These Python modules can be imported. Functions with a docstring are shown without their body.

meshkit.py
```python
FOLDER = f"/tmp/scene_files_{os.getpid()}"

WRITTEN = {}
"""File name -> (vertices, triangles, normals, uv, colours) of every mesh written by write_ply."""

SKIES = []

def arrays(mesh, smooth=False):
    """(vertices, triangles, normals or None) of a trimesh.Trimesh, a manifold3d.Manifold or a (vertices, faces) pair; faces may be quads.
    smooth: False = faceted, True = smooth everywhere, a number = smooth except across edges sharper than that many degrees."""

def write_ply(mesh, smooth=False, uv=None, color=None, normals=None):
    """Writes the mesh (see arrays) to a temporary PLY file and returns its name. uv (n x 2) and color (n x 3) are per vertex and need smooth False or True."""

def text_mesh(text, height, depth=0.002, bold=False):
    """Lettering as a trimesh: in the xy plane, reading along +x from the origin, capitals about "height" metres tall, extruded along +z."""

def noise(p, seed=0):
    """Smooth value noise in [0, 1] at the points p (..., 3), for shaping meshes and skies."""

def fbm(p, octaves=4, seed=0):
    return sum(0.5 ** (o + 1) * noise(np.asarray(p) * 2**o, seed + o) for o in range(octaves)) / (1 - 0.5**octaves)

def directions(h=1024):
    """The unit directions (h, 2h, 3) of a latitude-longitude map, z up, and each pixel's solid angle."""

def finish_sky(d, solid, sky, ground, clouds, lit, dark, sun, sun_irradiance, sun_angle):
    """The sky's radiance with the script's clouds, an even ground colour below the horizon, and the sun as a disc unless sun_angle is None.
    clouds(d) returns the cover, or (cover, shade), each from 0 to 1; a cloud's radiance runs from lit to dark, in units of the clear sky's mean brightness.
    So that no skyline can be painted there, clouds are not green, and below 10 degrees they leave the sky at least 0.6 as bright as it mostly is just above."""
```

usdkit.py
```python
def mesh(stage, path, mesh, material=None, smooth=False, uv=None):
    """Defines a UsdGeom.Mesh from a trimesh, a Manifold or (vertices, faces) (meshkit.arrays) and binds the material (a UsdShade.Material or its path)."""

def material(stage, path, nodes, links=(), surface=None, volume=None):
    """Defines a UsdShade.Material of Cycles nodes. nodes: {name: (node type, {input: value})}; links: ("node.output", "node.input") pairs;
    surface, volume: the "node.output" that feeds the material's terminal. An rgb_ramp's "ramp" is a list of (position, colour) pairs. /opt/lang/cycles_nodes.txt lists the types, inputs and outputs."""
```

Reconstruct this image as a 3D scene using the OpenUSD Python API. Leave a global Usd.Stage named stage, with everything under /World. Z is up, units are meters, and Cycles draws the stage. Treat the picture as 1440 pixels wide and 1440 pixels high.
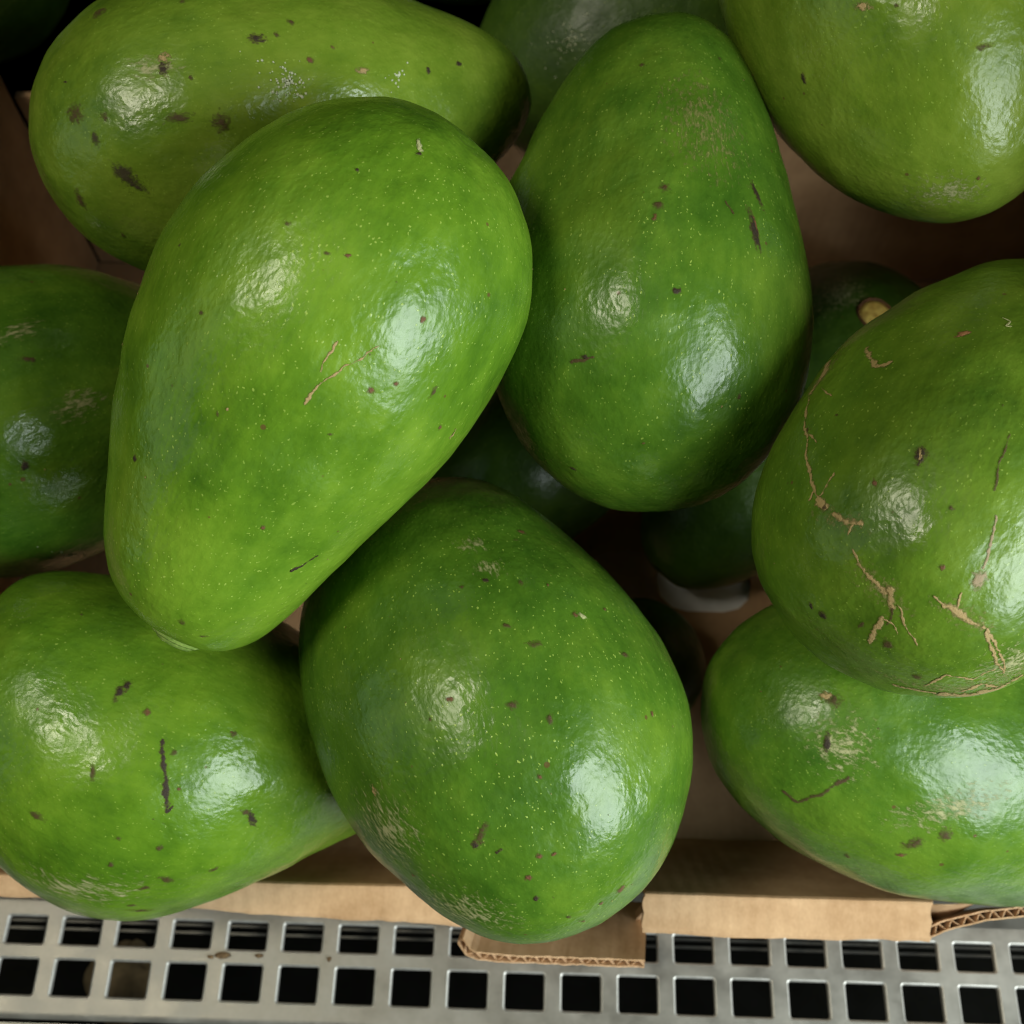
import math
import numpy as np
import trimesh
import mapbox_earcut as _ec  # noqa: F401  (triangulation of the perforated sheet)
from shapely.geometry import Polygon, box
import meshkit
import usdkit
from pxr import Gf, Sdf, Usd, UsdGeom, UsdLux, UsdShade

stage = Usd.Stage.CreateInMemory()
UsdGeom.SetStageUpAxis(stage, 'Z')
UsdGeom.SetStageMetersPerUnit(stage, 1.0)
UsdGeom.Xform.Define(stage, '/World')
UsdGeom.Scope.Define(stage, '/World/Looks')
RNG = np.random.default_rng(11)

# ------------------------------------------------------------------ camera, lamps, exposure
PITCH = 26.0                       # degrees off straight down
EYE = np.array([0, 0, 0.51])
cam = UsdGeom.Camera.Define(stage, '/World/camera')
cam.AddTranslateOp().Set(Gf.Vec3d(*EYE))
cam.AddRotateXOp().Set(PITCH)
cam.CreateFocalLengthAttr(26.0)
cam.CreateHorizontalApertureAttr(24.0)
cam.CreateVerticalApertureAttr(24.0)
cam.CreateFStopAttr(9.0)
cam.CreateFocusDistanceAttr(0.335)
cam.CreateClippingRangeAttr(Gf.Vec2f(0.01, 20))
cam.CreateExposureAttr(0.2)


def aim(prim, pos, target):
    d = np.array(pos, float) - np.array(target, float)
    d /= np.linalg.norm(d)
    up = np.array([0, 0, 1.0]) if abs(d[2]) < .95 else np.array([0, 1.0, 0])
    x = np.cross(up, d); x /= np.linalg.norm(x)
    y = np.cross(d, x)
    m = Gf.Matrix4d(*x, 0, *y, 0, *d, 0, *map(float, pos), 1)
    UsdGeom.Xformable(prim).AddTransformOp().Set(m)


def rect(name, pos, target, w, h, power, color):
    l = UsdLux.RectLight.Define(stage, '/World/' + name)
    l.CreateWidthAttr(w); l.CreateHeightAttr(h); l.CreateIntensityAttr(power)
    l.CreateColorAttr(Gf.Vec3f(*color))
    aim(l.GetPrim(), pos, target)


T0 = np.array([0.02, 0.17, 0.11])
KEY = np.array([.71, -.57, .47]); KEY /= np.linalg.norm(KEY)
rect('cool_lamp', T0 + KEY * 1.1, T0, .68, .68, 12.6, (.90, 1.0, 1.0))           # bright cool lamp low on the right
WARM = np.array([-.46, -.17, .87]); WARM /= np.linalg.norm(WARM)
rect('warm_lamp', T0 + WARM * 1.5, T0, .34, .34, 23.0, (1.0, .93, .74))         # warm ceiling lamp above
rect('overhead_fill', (-.5, .5, 2.4), (0, .1, 0), 2.6, 2.0, .06, (.92, 1.0, .97))   # added fill for the dim general light of the shop
rect('aisle_panel', (-1.8, -.25, .75), T0, .7, 1.1, .55, (.75, 1.0, .98))           # dim cool light from the left aisle

# ------------------------------------------------------------------ helpers
used = {}


def numbered(path):
    k = used.get(path, -1) + 1
    used[path] = k
    return path if k == 0 else f'{path}_{k:03d}'


def tag(p, label=None, cat=None, group=None, kind=None):
    p = p.GetPrim() if hasattr(p, 'GetPrim') else p
    for k, v in (('label', label), ('category', cat), ('group', group), ('kind', kind)):
        if v:
            p.SetCustomDataByKey(k, v)
    return p


def thing(name, label, cat, loc=(0, 0, 0), rotz=0.0, group=None, matrix=None):
    x = UsdGeom.Xform.Define(stage, numbered('/World/' + name))
    if matrix is not None:
        x.AddTransformOp().Set(matrix)
    else:
        x.AddTranslateOp().Set(Gf.Vec3d(*map(float, loc)))
        x.AddRotateZOp().Set(float(rotz))
    return tag(x, label, cat, group)


def obj(name, mesh, mat, parent=None, smooth=30):
    base = str(parent.GetPath()) if parent is not None else '/World'
    return usdkit.mesh(stage, numbered(f'{base}/{name}'), mesh, mat, smooth=smooth).GetPrim()


def tri(v, f):
    return trimesh.Trimesh(np.asarray(v, float), np.asarray(f, int), process=False)


def cat_(*ms):
    return trimesh.util.concatenate(list(ms))


def grid_faces(nu, nv, wrap=False):
    f = []
    for i in range(nu - 1):
        for j in range(nv if wrap else nv - 1):
            k = (j + 1) % nv
            a, b, c, d = i * nv + j, i * nv + k, (i + 1) * nv + k, (i + 1) * nv + j
            f += [(a, b, c), (a, c, d)]
    return np.array(f)


def slab(P, N, t):
    """A closed sheet of thickness t from a grid of points P (nu, nv, 3); N points to its outer face."""
    nu, nv = P.shape[:2]
    top, bot = P.reshape(-1, 3), (P - N * t).reshape(-1, 3)
    f = grid_faces(nu, nv); n = nu * nv
    ring = [(i, 0) for i in range(nu)] + [(nu - 1, j) for j in range(1, nv)] + [(i, nv - 1) for i in range(nu - 2, -1, -1)] + [(0, j) for j in range(nv - 2, 0, -1)]
    r = [i * nv + j for i, j in ring]
    side = []
    for a, b in zip(r, r[1:] + r[:1]):
        side += [(a, b, b + n), (a, b + n, a + n)]
    m = tri(np.vstack([top, bot]), np.vstack([f, f[:, ::-1] + n, np.array(side)]))
    trimesh.repair.fix_normals(m)
    return m


def nz(p, s, seed=0):
    return meshkit.fbm(np.asarray(p, float) * s + 37.3, 3, seed) - .5


# ------------------------------------------------------------------ materials
def M(name, nodes, links, surface='p.BSDF'):
    return usdkit.material(stage, '/World/Looks/' + name, nodes, links, surface=surface)


def skin(name, dark, mid, light, dots=1.0, off=0.0, gloss=.27, streak=.5):
    """Green avocado skin: cloudy greens, fine streaks along the fruit, pale lenticels, pin specks, hammered waxy relief."""
    n = {
        'tc': ('texture_coordinate', {}),
        'mp': ('mapping', {'location': (off, off * .7, off * 1.3), 'scale': (1, 1, 1)}),
        'st': ('mapping', {'location': (off, off, off), 'scale': (1, 1, .16)}),
        'half': ('mapping', {'location': (off, off, off), 'scale': (1, 1, .75)}),
        'cloud': ('noise_texture', {'scale': 22.0, 'detail': 4.0, 'roughness': .58}),
        'mott': ('noise_texture', {'scale': 105.0, 'detail': 5.0, 'roughness': .7}),
        'streak': ('noise_texture', {'scale': 230.0, 'detail': 3.0, 'roughness': .6}),
        'sum1': ('math', {'math_type': 'multiply_add', 'value2': .58, 'value3': .01}),
        'sum2': ('math', {'math_type': 'multiply_add', 'value2': .28}),
        'sum3': ('math', {'math_type': 'multiply_add', 'value2': .30 * streak}),
        'ramp': ('rgb_ramp', {'ramp': [(0.36, dark), (0.5, mid), (0.65, light)]}),
        'dist': ('noise_texture', {'scale': 520.0, 'detail': 2.0}),
        'warp': ('vector_math', {'math_type': 'multiply_add', 'vector2': (.0016, .0016, .0016)}),
        'len': ('voronoi_texture', {'feature': 'f1', 'scale': 720.0, 'randomness': 1.0}),
        'lsep': ('separate_color', {}),
        'lsize': ('map_range', {'from_min': .0, 'from_max': 1.0, 'to_min': 0.08, 'to_max': .265, 'clamp': True}),
        'lcmp': ('math', {'math_type': 'subtract'}),
        'lmask': ('map_range', {'from_min': 0.0, 'from_max': .10, 'to_min': 0.0, 'to_max': .70 * dots, 'clamp': True}),
        'lpat': ('noise_texture', {'scale': 30.0, 'detail': 2.0}),
        'lpat2': ('map_range', {'from_min': .36, 'from_max': .58, 'to_min': .5, 'to_max': 1.0, 'clamp': True}),
        'lm': ('math', {'math_type': 'multiply'}),
        'cl': ('mix', {'color2': (.31, .42, .075)}),
        'spk': ('voronoi_texture', {'feature': 'f1', 'scale': 120.0, 'randomness': 1.0}),
        'ssep': ('separate_color', {}),
        'ssize': ('map_range', {'from_min': .72, 'from_max': 1.0, 'to_min': 0.0, 'to_max': .13, 'clamp': True}),
        'scmp': ('math', {'math_type': 'subtract'}),
        'smask': ('map_range', {'from_min': 0.0, 'from_max': .03, 'to_min': 0.0, 'to_max': .8, 'clamp': True}),
        'cs': ('mix', {'color2': (.10, .055, .02)}),
        'bn1': ('noise_texture', {'scale': 420.0, 'detail': 2.5, 'roughness': .5, 'distortion': .15}),
        'bn2': ('noise_texture', {'scale': 75.0, 'detail': 2.0, 'roughness': .5}),
        'bsum': ('math', {'math_type': 'multiply_add', 'value2': 2.4}),
        'bl': ('math', {'math_type': 'multiply_add', 'value2': .25}),
        'pore': ('voronoi_texture', {'feature': 'f1', 'scale': 600.0, 'randomness': 1.0}),
        'pb': ('math', {'math_type': 'multiply_add', 'value2': .32}),
        'bump': ('bump', {'strength': .29, 'distance': .0008}),
        'rn': ('noise_texture', {'scale': 60.0, 'detail': 4.0, 'roughness': .7}),
        'rr': ('map_range', {'from_min': .3, 'from_max': .7, 'to_min': gloss - .07, 'to_max': gloss + .10, 'clamp': True}),
        'p': ('principled_bsdf', {'specular_ior_level': .42, 'ior': 1.48}),
    }
    l = [('tc.object', 'mp.vector'), ('tc.object', 'st.vector'), ('tc.object', 'half.vector'),
         ('mp.vector', 'cloud.vector'), ('half.vector', 'mott.vector'), ('st.vector', 'streak.vector'),
         ('cloud.fac', 'sum1.value1'), ('mott.fac', 'sum2.value1'), ('sum1.value', 'sum2.value3'),
         ('streak.fac', 'sum3.value1'), ('sum2.value', 'sum3.value3'), ('sum3.value', 'ramp.fac'),
         ('mp.vector', 'dist.vector'), ('dist.color', 'warp.vector1'), ('half.vector', 'warp.vector3'),
         ('warp.vector', 'len.vector'), ('len.color', 'lsep.color'), ('lsep.r', 'lsize.value'), ('lsize.result', 'lcmp.value1'), ('len.distance', 'lcmp.value2'),
         ('lcmp.value', 'lmask.value'), ('mp.vector', 'lpat.vector'), ('lpat.fac', 'lpat2.value'), ('lmask.result', 'lm.value1'), ('lpat2.result', 'lm.value2'),
         ('ramp.color', 'cl.color1'), ('lm.value', 'cl.fac'),
         ('mp.vector', 'spk.vector'), ('spk.color', 'ssep.color'), ('ssep.g', 'ssize.value'), ('ssize.result', 'scmp.value1'), ('spk.distance', 'scmp.value2'),
         ('scmp.value', 'smask.value'), ('cl.color', 'cs.color1'), ('smask.result', 'cs.fac'), ('cs.color', 'p.base_color'),
         ('half.vector', 'bn1.vector'), ('mp.vector', 'bn2.vector'), ('bn2.fac', 'bsum.value1'), ('bn1.fac', 'bsum.value3'),
         ('lm.value', 'bl.value1'), ('bsum.value', 'bl.value3'), ('half.vector', 'pore.vector'), ('pore.distance', 'pb.value1'), ('bl.value', 'pb.value3'), ('pb.value', 'bump.height'), ('bump.normal', 'p.normal'),
         ('mp.vector', 'rn.vector'), ('rn.fac', 'rr.value'), ('rr.result', 'p.roughness')]
    return M(name, n, l)


def plain(name, c1, c2, scale=300.0, rough=.6, metallic=0.0, bump=.3, dist=.0006, stretch=(1, 1, 1), spec=.4):
    n = {'tc': ('texture_coordinate', {}), 'mp': ('mapping', {'scale': stretch}),
         'n': ('noise_texture', {'scale': scale, 'detail': 4.0, 'roughness': .6}),
         'r': ('rgb_ramp', {'ramp': [(.3, c1), (.7, c2)]}),
         'b': ('bump', {'strength': bump, 'distance': dist}),
         'p': ('principled_bsdf', {'roughness': rough, 'metallic': metallic, 'specular_ior_level': spec})}
    return M(name, n, [('tc.object', 'mp.vector'), ('mp.vector', 'n.vector'), ('n.fac', 'r.fac'), ('r.color', 'p.base_color'),
                       ('n.fac', 'b.height'), ('b.normal', 'p.normal')])


def cardboard(name, c1, c2, ribs=.5):
    n = {'tc': ('texture_coordinate', {}),
         'big': ('noise_texture', {'scale': 30.0, 'detail': 4.0, 'roughness': .6}),
         'mp': ('mapping', {'scale': (1, .6, .6)}), 'fib': ('noise_texture', {'scale': 700.0, 'detail': 5.0, 'roughness': .75}),
         'sum': ('math', {'math_type': 'multiply_add', 'value2': .35}),
         'r': ('rgb_ramp', {'ramp': [(.48, c1), (.84, c2)]}),
         'w': ('wave_texture', {'wave_type': 'bands', 'bands_direction': 'x', 'scale': 50.0, 'distortion': .6, 'detail': 2.0, 'detail_scale': 1.0}),
         'bs': ('math', {'math_type': 'multiply_add', 'value2': ribs}),
         'b': ('bump', {'strength': .35, 'distance': .0004}),
         'p': ('principled_bsdf', {'roughness': .78, 'specular_ior_level': .3})}
    return M(name, n, [('tc.object', 'big.vector'), ('tc.object', 'mp.vector'), ('mp.vector', 'fib.vector'), ('tc.object', 'w.vector'),
                       ('fib.fac', 'sum.value1'), ('big.fac', 'sum.value3'), ('sum.value', 'r.fac'), ('r.color', 'p.base_color'),
                       ('w.fac', 'bs.value1'), ('fib.fac', 'bs.value3'), ('bs.value', 'b.height'), ('b.normal', 'p.normal')])


CARD = cardboard('kraft_card', (.40, .235, .115), (.60, .39, .22))
CARD_SHADED = cardboard('kraft_card_shaded', (.31, .185, .095), (.45, .285, .155))  # same card darkened, shade inside the tray put into its colour
CARD_EDGE = plain('kraft_card_edge', (.42, .24, .12), (.66, .43, .25), 900, .85, 0, .6, .0006)
CARD_DARK = plain('kraft_flute', (.22, .11, .05), (.36, .2, .1), 900, .85, 0, .4, .0005)


def brushed():
    n = {'tc': ('texture_coordinate', {}), 'mp': ('mapping', {'scale': (.03, 1, 1)}),
         'f': ('noise_texture', {'scale': 2600.0, 'detail': 3.0, 'roughness': .6}),
         's': ('noise_texture', {'scale': 45.0, 'detail': 5.0, 'roughness': .65}),
         'r': ('rgb_ramp', {'ramp': [(.3, (.17, .162, .14)), (.7, (.30, .288, .255))]}),
         'rr': ('map_range', {'from_min': .3, 'from_max': .7, 'to_min': .36, 'to_max': .6, 'clamp': True}),
         'b': ('bump', {'strength': .12, 'distance': .0002}),
         'p': ('principled_bsdf', {'metallic': .6})}
    return M('brushed_steel', n, [('tc.object', 'mp.vector'), ('mp.vector', 'f.vector'), ('tc.object', 's.vector'), ('s.fac', 'r.fac'), ('r.color', 'p.base_color'),
                                  ('s.fac', 'rr.value'), ('rr.result', 'p.roughness'), ('f.fac', 'b.height'), ('b.normal', 'p.normal')])


STEEL = brushed()
RIM = plain('polished_rim', (.30, .29, .265), (.40, .39, .36), 400, .48, .6, .05)
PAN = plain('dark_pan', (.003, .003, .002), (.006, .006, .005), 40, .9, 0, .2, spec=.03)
BAR = plain('dull_bar', (.05, .047, .04), (.12, .115, .10), 100, .5, .4, .1)
PAPER = plain('white_paper', (.74, .74, .73), (.82, .82, .81), 200, .8, 0, .1)
CRUMB = plain('dry_crumb', (.06, .035, .015), (.16, .10, .045), 900, .9, 0, .6)
SCRAP = plain('brown_scrap', (.10, .075, .04), (.17, .13, .07), 200, .9, 0, .4)


def mark(name, rim, core, k=.9, soft=.32, stretch=(1, 1, .5), scale=1500.0, top=1.0, gain=1.0):
    """A blemish of the skin: its own tan rim and darker core; it thins out to nothing at its ragged edge (primvar edge)."""
    n = {'at': ('attribute', {'attribute': 'edge'}), 'tc': ('texture_coordinate', {}), 'mp': ('mapping', {'scale': stretch}),
         'n': ('noise_texture', {'scale': scale, 'detail': 4.0, 'roughness': .65}),
         'nc': ('math', {'math_type': 'subtract', 'value2': .5}),
         'g': ('math', {'math_type': 'multiply', 'value2': gain}),
         'f': ('math', {'math_type': 'multiply_add', 'value2': k}),
         'a': ('map_range', {'from_min': .0, 'from_max': soft, 'to_min': 0.0, 'to_max': top, 'clamp': True}),
         'r': ('rgb_ramp', {'ramp': [(.05, rim), (.6, core)]}),
         'b': ('bump', {'strength': .7, 'distance': .0005}),
         'p': ('principled_bsdf', {'roughness': .62, 'specular_ior_level': .3}),
         't': ('transparent_bsdf', {}), 'm': ('mix_closure', {})}
    return M(name, n, [('tc.object', 'mp.vector'), ('mp.vector', 'n.vector'), ('n.fac', 'nc.value1'), ('at.fac', 'g.value1'), ('nc.value', 'f.value1'), ('g.value', 'f.value3'),
                       ('f.value', 'a.value'), ('f.value', 'r.fac'), ('r.color', 'p.base_color'), ('n.fac', 'b.height'), ('b.normal', 'p.normal'),
                       ('a.result', 'm.fac'), ('t.BSDF', 'm.closure1'), ('p.BSDF', 'm.closure2')], surface='m.closure')


MARK = {
    'tan': mark('corky_scar', (.14, .13, .03), (.34, .24, .10), 2.2, .75, (1, 1, 1), 900.0, 1.0),
    'brown': mark('brown_mark', (.10, .095, .018), (.075, .045, .016), 1.7, .9, top=.85),
    'dark': mark('dark_lesion', (.11, .07, .025), (.030, .020, .011), 1.7, .7),
    'red': mark('reddish_spot', (.10, .07, .02), (.15, .06, .028), 1.5, .7, top=.85),
    'rust': mark('rust_flake', (.16, .08, .03), (.30, .14, .06), .8, .3),
    'pink': mark('pinkish_scuff', (.16, .17, .06), (.34, .25, .15), 1.6, .6, top=.8),
    'purple': mark('bruise', (.09, .10, .02), (.055, .042, .020), 1.6, .8, top=.85),
    'pale': mark('pale_scuff', (.22, .27, .08), (.42, .42, .20), 1.0, .4, top=.9),
    'white': mark('whitish_fleck', (.30, .36, .16), (.52, .55, .38), 1.2, .5, top=.85),
    'scuff_sheen': mark('streaky_scuff_sheen', (.20, .24, .06), (.40, .39, .19), 3.6, .9, (1, 1, .35), 700.0, .8, .55),
    'scuff_tan': mark('tan_rub', (.16, .15, .04), (.30, .25, .10), 3.6, 1.0, (1, 1, .35), 800.0, .6, .5),
}
SCAR_YELLOW = plain('stem_scar_yellow', (.34, .19, .03), (.70, .54, .13), 330, .55, 0, .5, .001)
SCAR_RIM = plain('stem_scar_rim', (.07, .03, .012), (.22, .09, .035), 400, .7, 0, .7, .001)
LIP = plain('stem_lip', (.11, .20, .03), (.26, .36, .08), 500, .5, 0, .4)

# ------------------------------------------------------------------ steel shelf: perforated strip, front rail, plate under the tray
YAW = -1.6
ZS = -0.0065
FLOOR = -0.030                     # the tray floor lies deeper than the front strip
shelf = thing('steel_shelf', 'brushed steel shelf front with two rows of square holes under the cardboard tray', 'shelf', (0, 0, ZS), YAW)


def prism_poly(poly, z0, z1):
    m = trimesh.creation.extrude_polygon(poly, z1 - z0, engine='earcut')
    m.apply_translation((0, 0, z0))
    return m


def rounded(x, y, w, h, r):
    return box(x - w / 2 + r, y - h / 2 + r, x + w / 2 - r, y + h / 2 - r).buffer(r, quad_segs=3)


PX, X0 = .02432, -.0197
X1, X2 = -.30, .32
holes = []
for k in range(-11, 14):
    cx = X0 + k * PX
    holes.append((cx, .0238, .0164, .0141))
    holes.append((cx + .0002, .0427, .0166, .0110))
CH = .0010
sheet = box(X1, .0100, X2, .0548)
rims = []
for cx, cy, w, h in holes:
    outer = rounded(cx, cy, w + 2 * CH, h + 2 * CH, .0016)
    inner = rounded(cx, cy, w, h, .0010)
    sheet = sheet.difference(outer)
    a, b = np.array(outer.exterior.coords)[:-1], np.array(inner.exterior.coords)[:-1]
    n = len(a)
    V = np.vstack([np.c_[a, np.zeros(n)], np.c_[(a + b * 2) / 3, np.full(n, -.00025)], np.c_[b, np.full(n, -.0009)], np.c_[b, np.full(n, -.0022)]])
    rm = tri(V, grid_faces(4, n, True))
    if rm.face_normals[:2 * n, 2].mean() < 0:
        rm.invert()
    rims.append(rm)
top = prism_poly(sheet, -.0008, 0)
obj('perforated_strip', top, STEEL, shelf, smooth=False)
RIMS = [obj('hole_rim', r, RIM, shelf, smooth=50) for r in rims]
# rolled front edge of the strip and the rail in front of it
a = np.linspace(0, math.pi / 2, 7)
prof = np.c_[.0100 - .0028 * np.sin(a), -.0028 + .0028 * np.cos(a)]
prof = np.vstack([prof, [[.0072, -.012]]])
xs = np.linspace(X1, X2, 30)
P = np.array([[(x, y, z) for y, z in prof] for x in xs])
t = np.gradient(P, axis=1); Nn = np.cross(np.array([1., 0, 0]), t); Nn /= np.linalg.norm(Nn, axis=-1, keepdims=True)
obj('rolled_edge', slab(P, -Nn if Nn[0, 0, 2] < 0 else Nn, .0008), STEEL, shelf, smooth=50)
rail = box(X1, -.06, X2, .0058)
obj('front_rail', prism_poly(rail, -.006, -.0024), STEEL, shelf)
obj('tray_plate', prism_poly(box(X1, .0563, X2, .43), FLOOR - .0008, FLOOR + .0001), STEEL, shelf)
for y in (.0462, .0496):
    bar = trimesh.creation.box((X2 - X1, .0012, .003)); bar.apply_translation(((X1 + X2) / 2, y, -.034))
    obj('under_bar', bar, BAR, shelf)

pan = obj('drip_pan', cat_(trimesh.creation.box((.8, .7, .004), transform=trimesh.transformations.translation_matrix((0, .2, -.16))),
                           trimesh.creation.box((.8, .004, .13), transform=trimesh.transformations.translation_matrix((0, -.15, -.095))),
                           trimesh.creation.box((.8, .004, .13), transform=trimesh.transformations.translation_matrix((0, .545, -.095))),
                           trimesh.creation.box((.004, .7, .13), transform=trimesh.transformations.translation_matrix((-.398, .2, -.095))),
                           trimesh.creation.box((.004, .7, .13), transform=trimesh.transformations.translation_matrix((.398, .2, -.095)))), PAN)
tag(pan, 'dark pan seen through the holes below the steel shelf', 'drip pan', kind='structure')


def lump(loc, size, seed):
    m = trimesh.creation.icosphere(subdivisions=3, radius=1)
    v = m.vertices * (1 + 1.1 * nz(m.vertices, 1.3, seed))[:, None] * np.array(size)
    m.vertices = v + np.array(loc)
    return m


yaw = math.radians(YAW)


def sy(x, y, z):
    return (x * math.cos(yaw) - y * math.sin(yaw), x * math.sin(yaw) + y * math.cos(yaw), z + ZS)


for loc, size, label in (((-.1265, .0345, .0008), (.0032, .0013, .0011), 'largest brown crumb on the steel strip between the two rows of holes'),
                         ((-.1315, .0338, .0006), (.0012, .0007, .0007), 'pinhead brown crumb at the left end of the largest crumb on the steel strip'),
                         ((-.1105, .0348, .0006), (.0018, .0008, .0008), 'small tan crumb right of the largest crumb on the steel strip'),
                         ((-.0800, .0343, .0005), (.0008, .0009, .0006), 'tiny dark speck of dirt on the steel strip, farthest right of the crumbs')):
    tag(obj('crumb', lump(sy(*loc), size, int(abs(loc[0]) * 1e4)), CRUMB, smooth=True), label, 'crumb')
tag(obj('brown_scrap', lump((-.186, .031, -.07), (.017, .019, .004), 5), SCRAP, smooth=True), 'dull brown scrap lying below the third square hole from the left', 'scrap')

# ------------------------------------------------------------------ cardboard tray
tray = thing('cardboard_tray', 'brown corrugated cardboard tray with torn folded front holding the avocados', 'tray', (0, 0, 0), YAW)
slot = rounded(.0945, .2255, .050, .034, .0155)
floor_poly = box(-.268, .085, .30, .425).difference(slot)
obj('tray_floor', prism_poly(floor_poly, FLOOR - .0045, FLOOR), CARD_SHADED, tray, smooth=False)


def fold_strip(x0, x1, yo0, yo1, seed, zf=.030, zo=.0245):
    """Folded front ledge: flat top, a creased fold and the inner wall down to the floor."""
    nx = int(abs(x1 - x0) / .0022) + 2
    rows = []
    for k in range(nx):
        s = k / (nx - 1); x = x0 + (x1 - x0) * s
        yo = yo0 + (yo1 - yo0) * s + .0030 * nz((x * 32, 0, seed), 1.0, seed) + .0010 * nz((x * 220, 0, seed), 1.0, seed)
        w = .0018 * nz((x * 30, 3, seed), 1.0, seed + 1)
        fy = (.0604 if zf < .035 else .0589) + .0012 * nz((x * 25, 1, seed), 1.0, seed)
        pr = [(yo, zo - .0016), (yo + .0012, zo), (yo * .5 + fy * .5, (zo + zf) / 2 + w), (fy - .0012, zf - .0002), (fy, zf), (fy + .0012, zf - .0011), (.0685, zf - .018), (.0800, zf - .043), (.0950, FLOOR - .0030)]
        pr = np.array(pr); q = np.linspace(0, len(pr) - 1, 4 * len(pr) - 3)
        rows.append([(x, np.interp(i, range(len(pr)), pr[:, 0]), np.interp(i, range(len(pr)), pr[:, 1])) for i in q])
    P = np.array(rows)
    for e in (0, -1):                                     # ragged ends
        jag = .0042 * nz(np.c_[P[e, :, 1] * 260, P[e, :, 2] * 260, np.full(P.shape[1], seed)], 1.0, seed + 4) + .0016 * nz(np.c_[P[e, :, 1] * 1300, P[e, :, 2] * 1300, np.full(P.shape[1], seed)], 1.0, seed + 6)
        P[e, :, 0] += jag; P[1 if e == 0 else -2, :, 0] += jag * .5
    t = np.gradient(P, axis=1); N = np.cross(np.array([1., 0, 0]), t); N /= np.linalg.norm(N, axis=-1, keepdims=True)
    if N[0, 2, 2] < 0: N = -N
    return slab(P, N, .0026)


obj('folded_ledge', fold_strip(-.268, -.022, .0550, .0462, 3), CARD, tray, smooth=28)
obj('folded_ledge', fold_strip(.0514, .1665, .0447, .0447, 8, .042, .0365), CARD, tray, smooth=28)
obj('front_wall', trimesh.creation.box((.246, .0035, .022), transform=trimesh.transformations.translation_matrix((-.146, .0600, .0065))), CARD_SHADED, tray)
obj('front_wall', trimesh.creation.box((.113, .0035, .034), transform=trimesh.transformations.translation_matrix((.109, .0555, .0125))), CARD_SHADED, tray)


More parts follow.
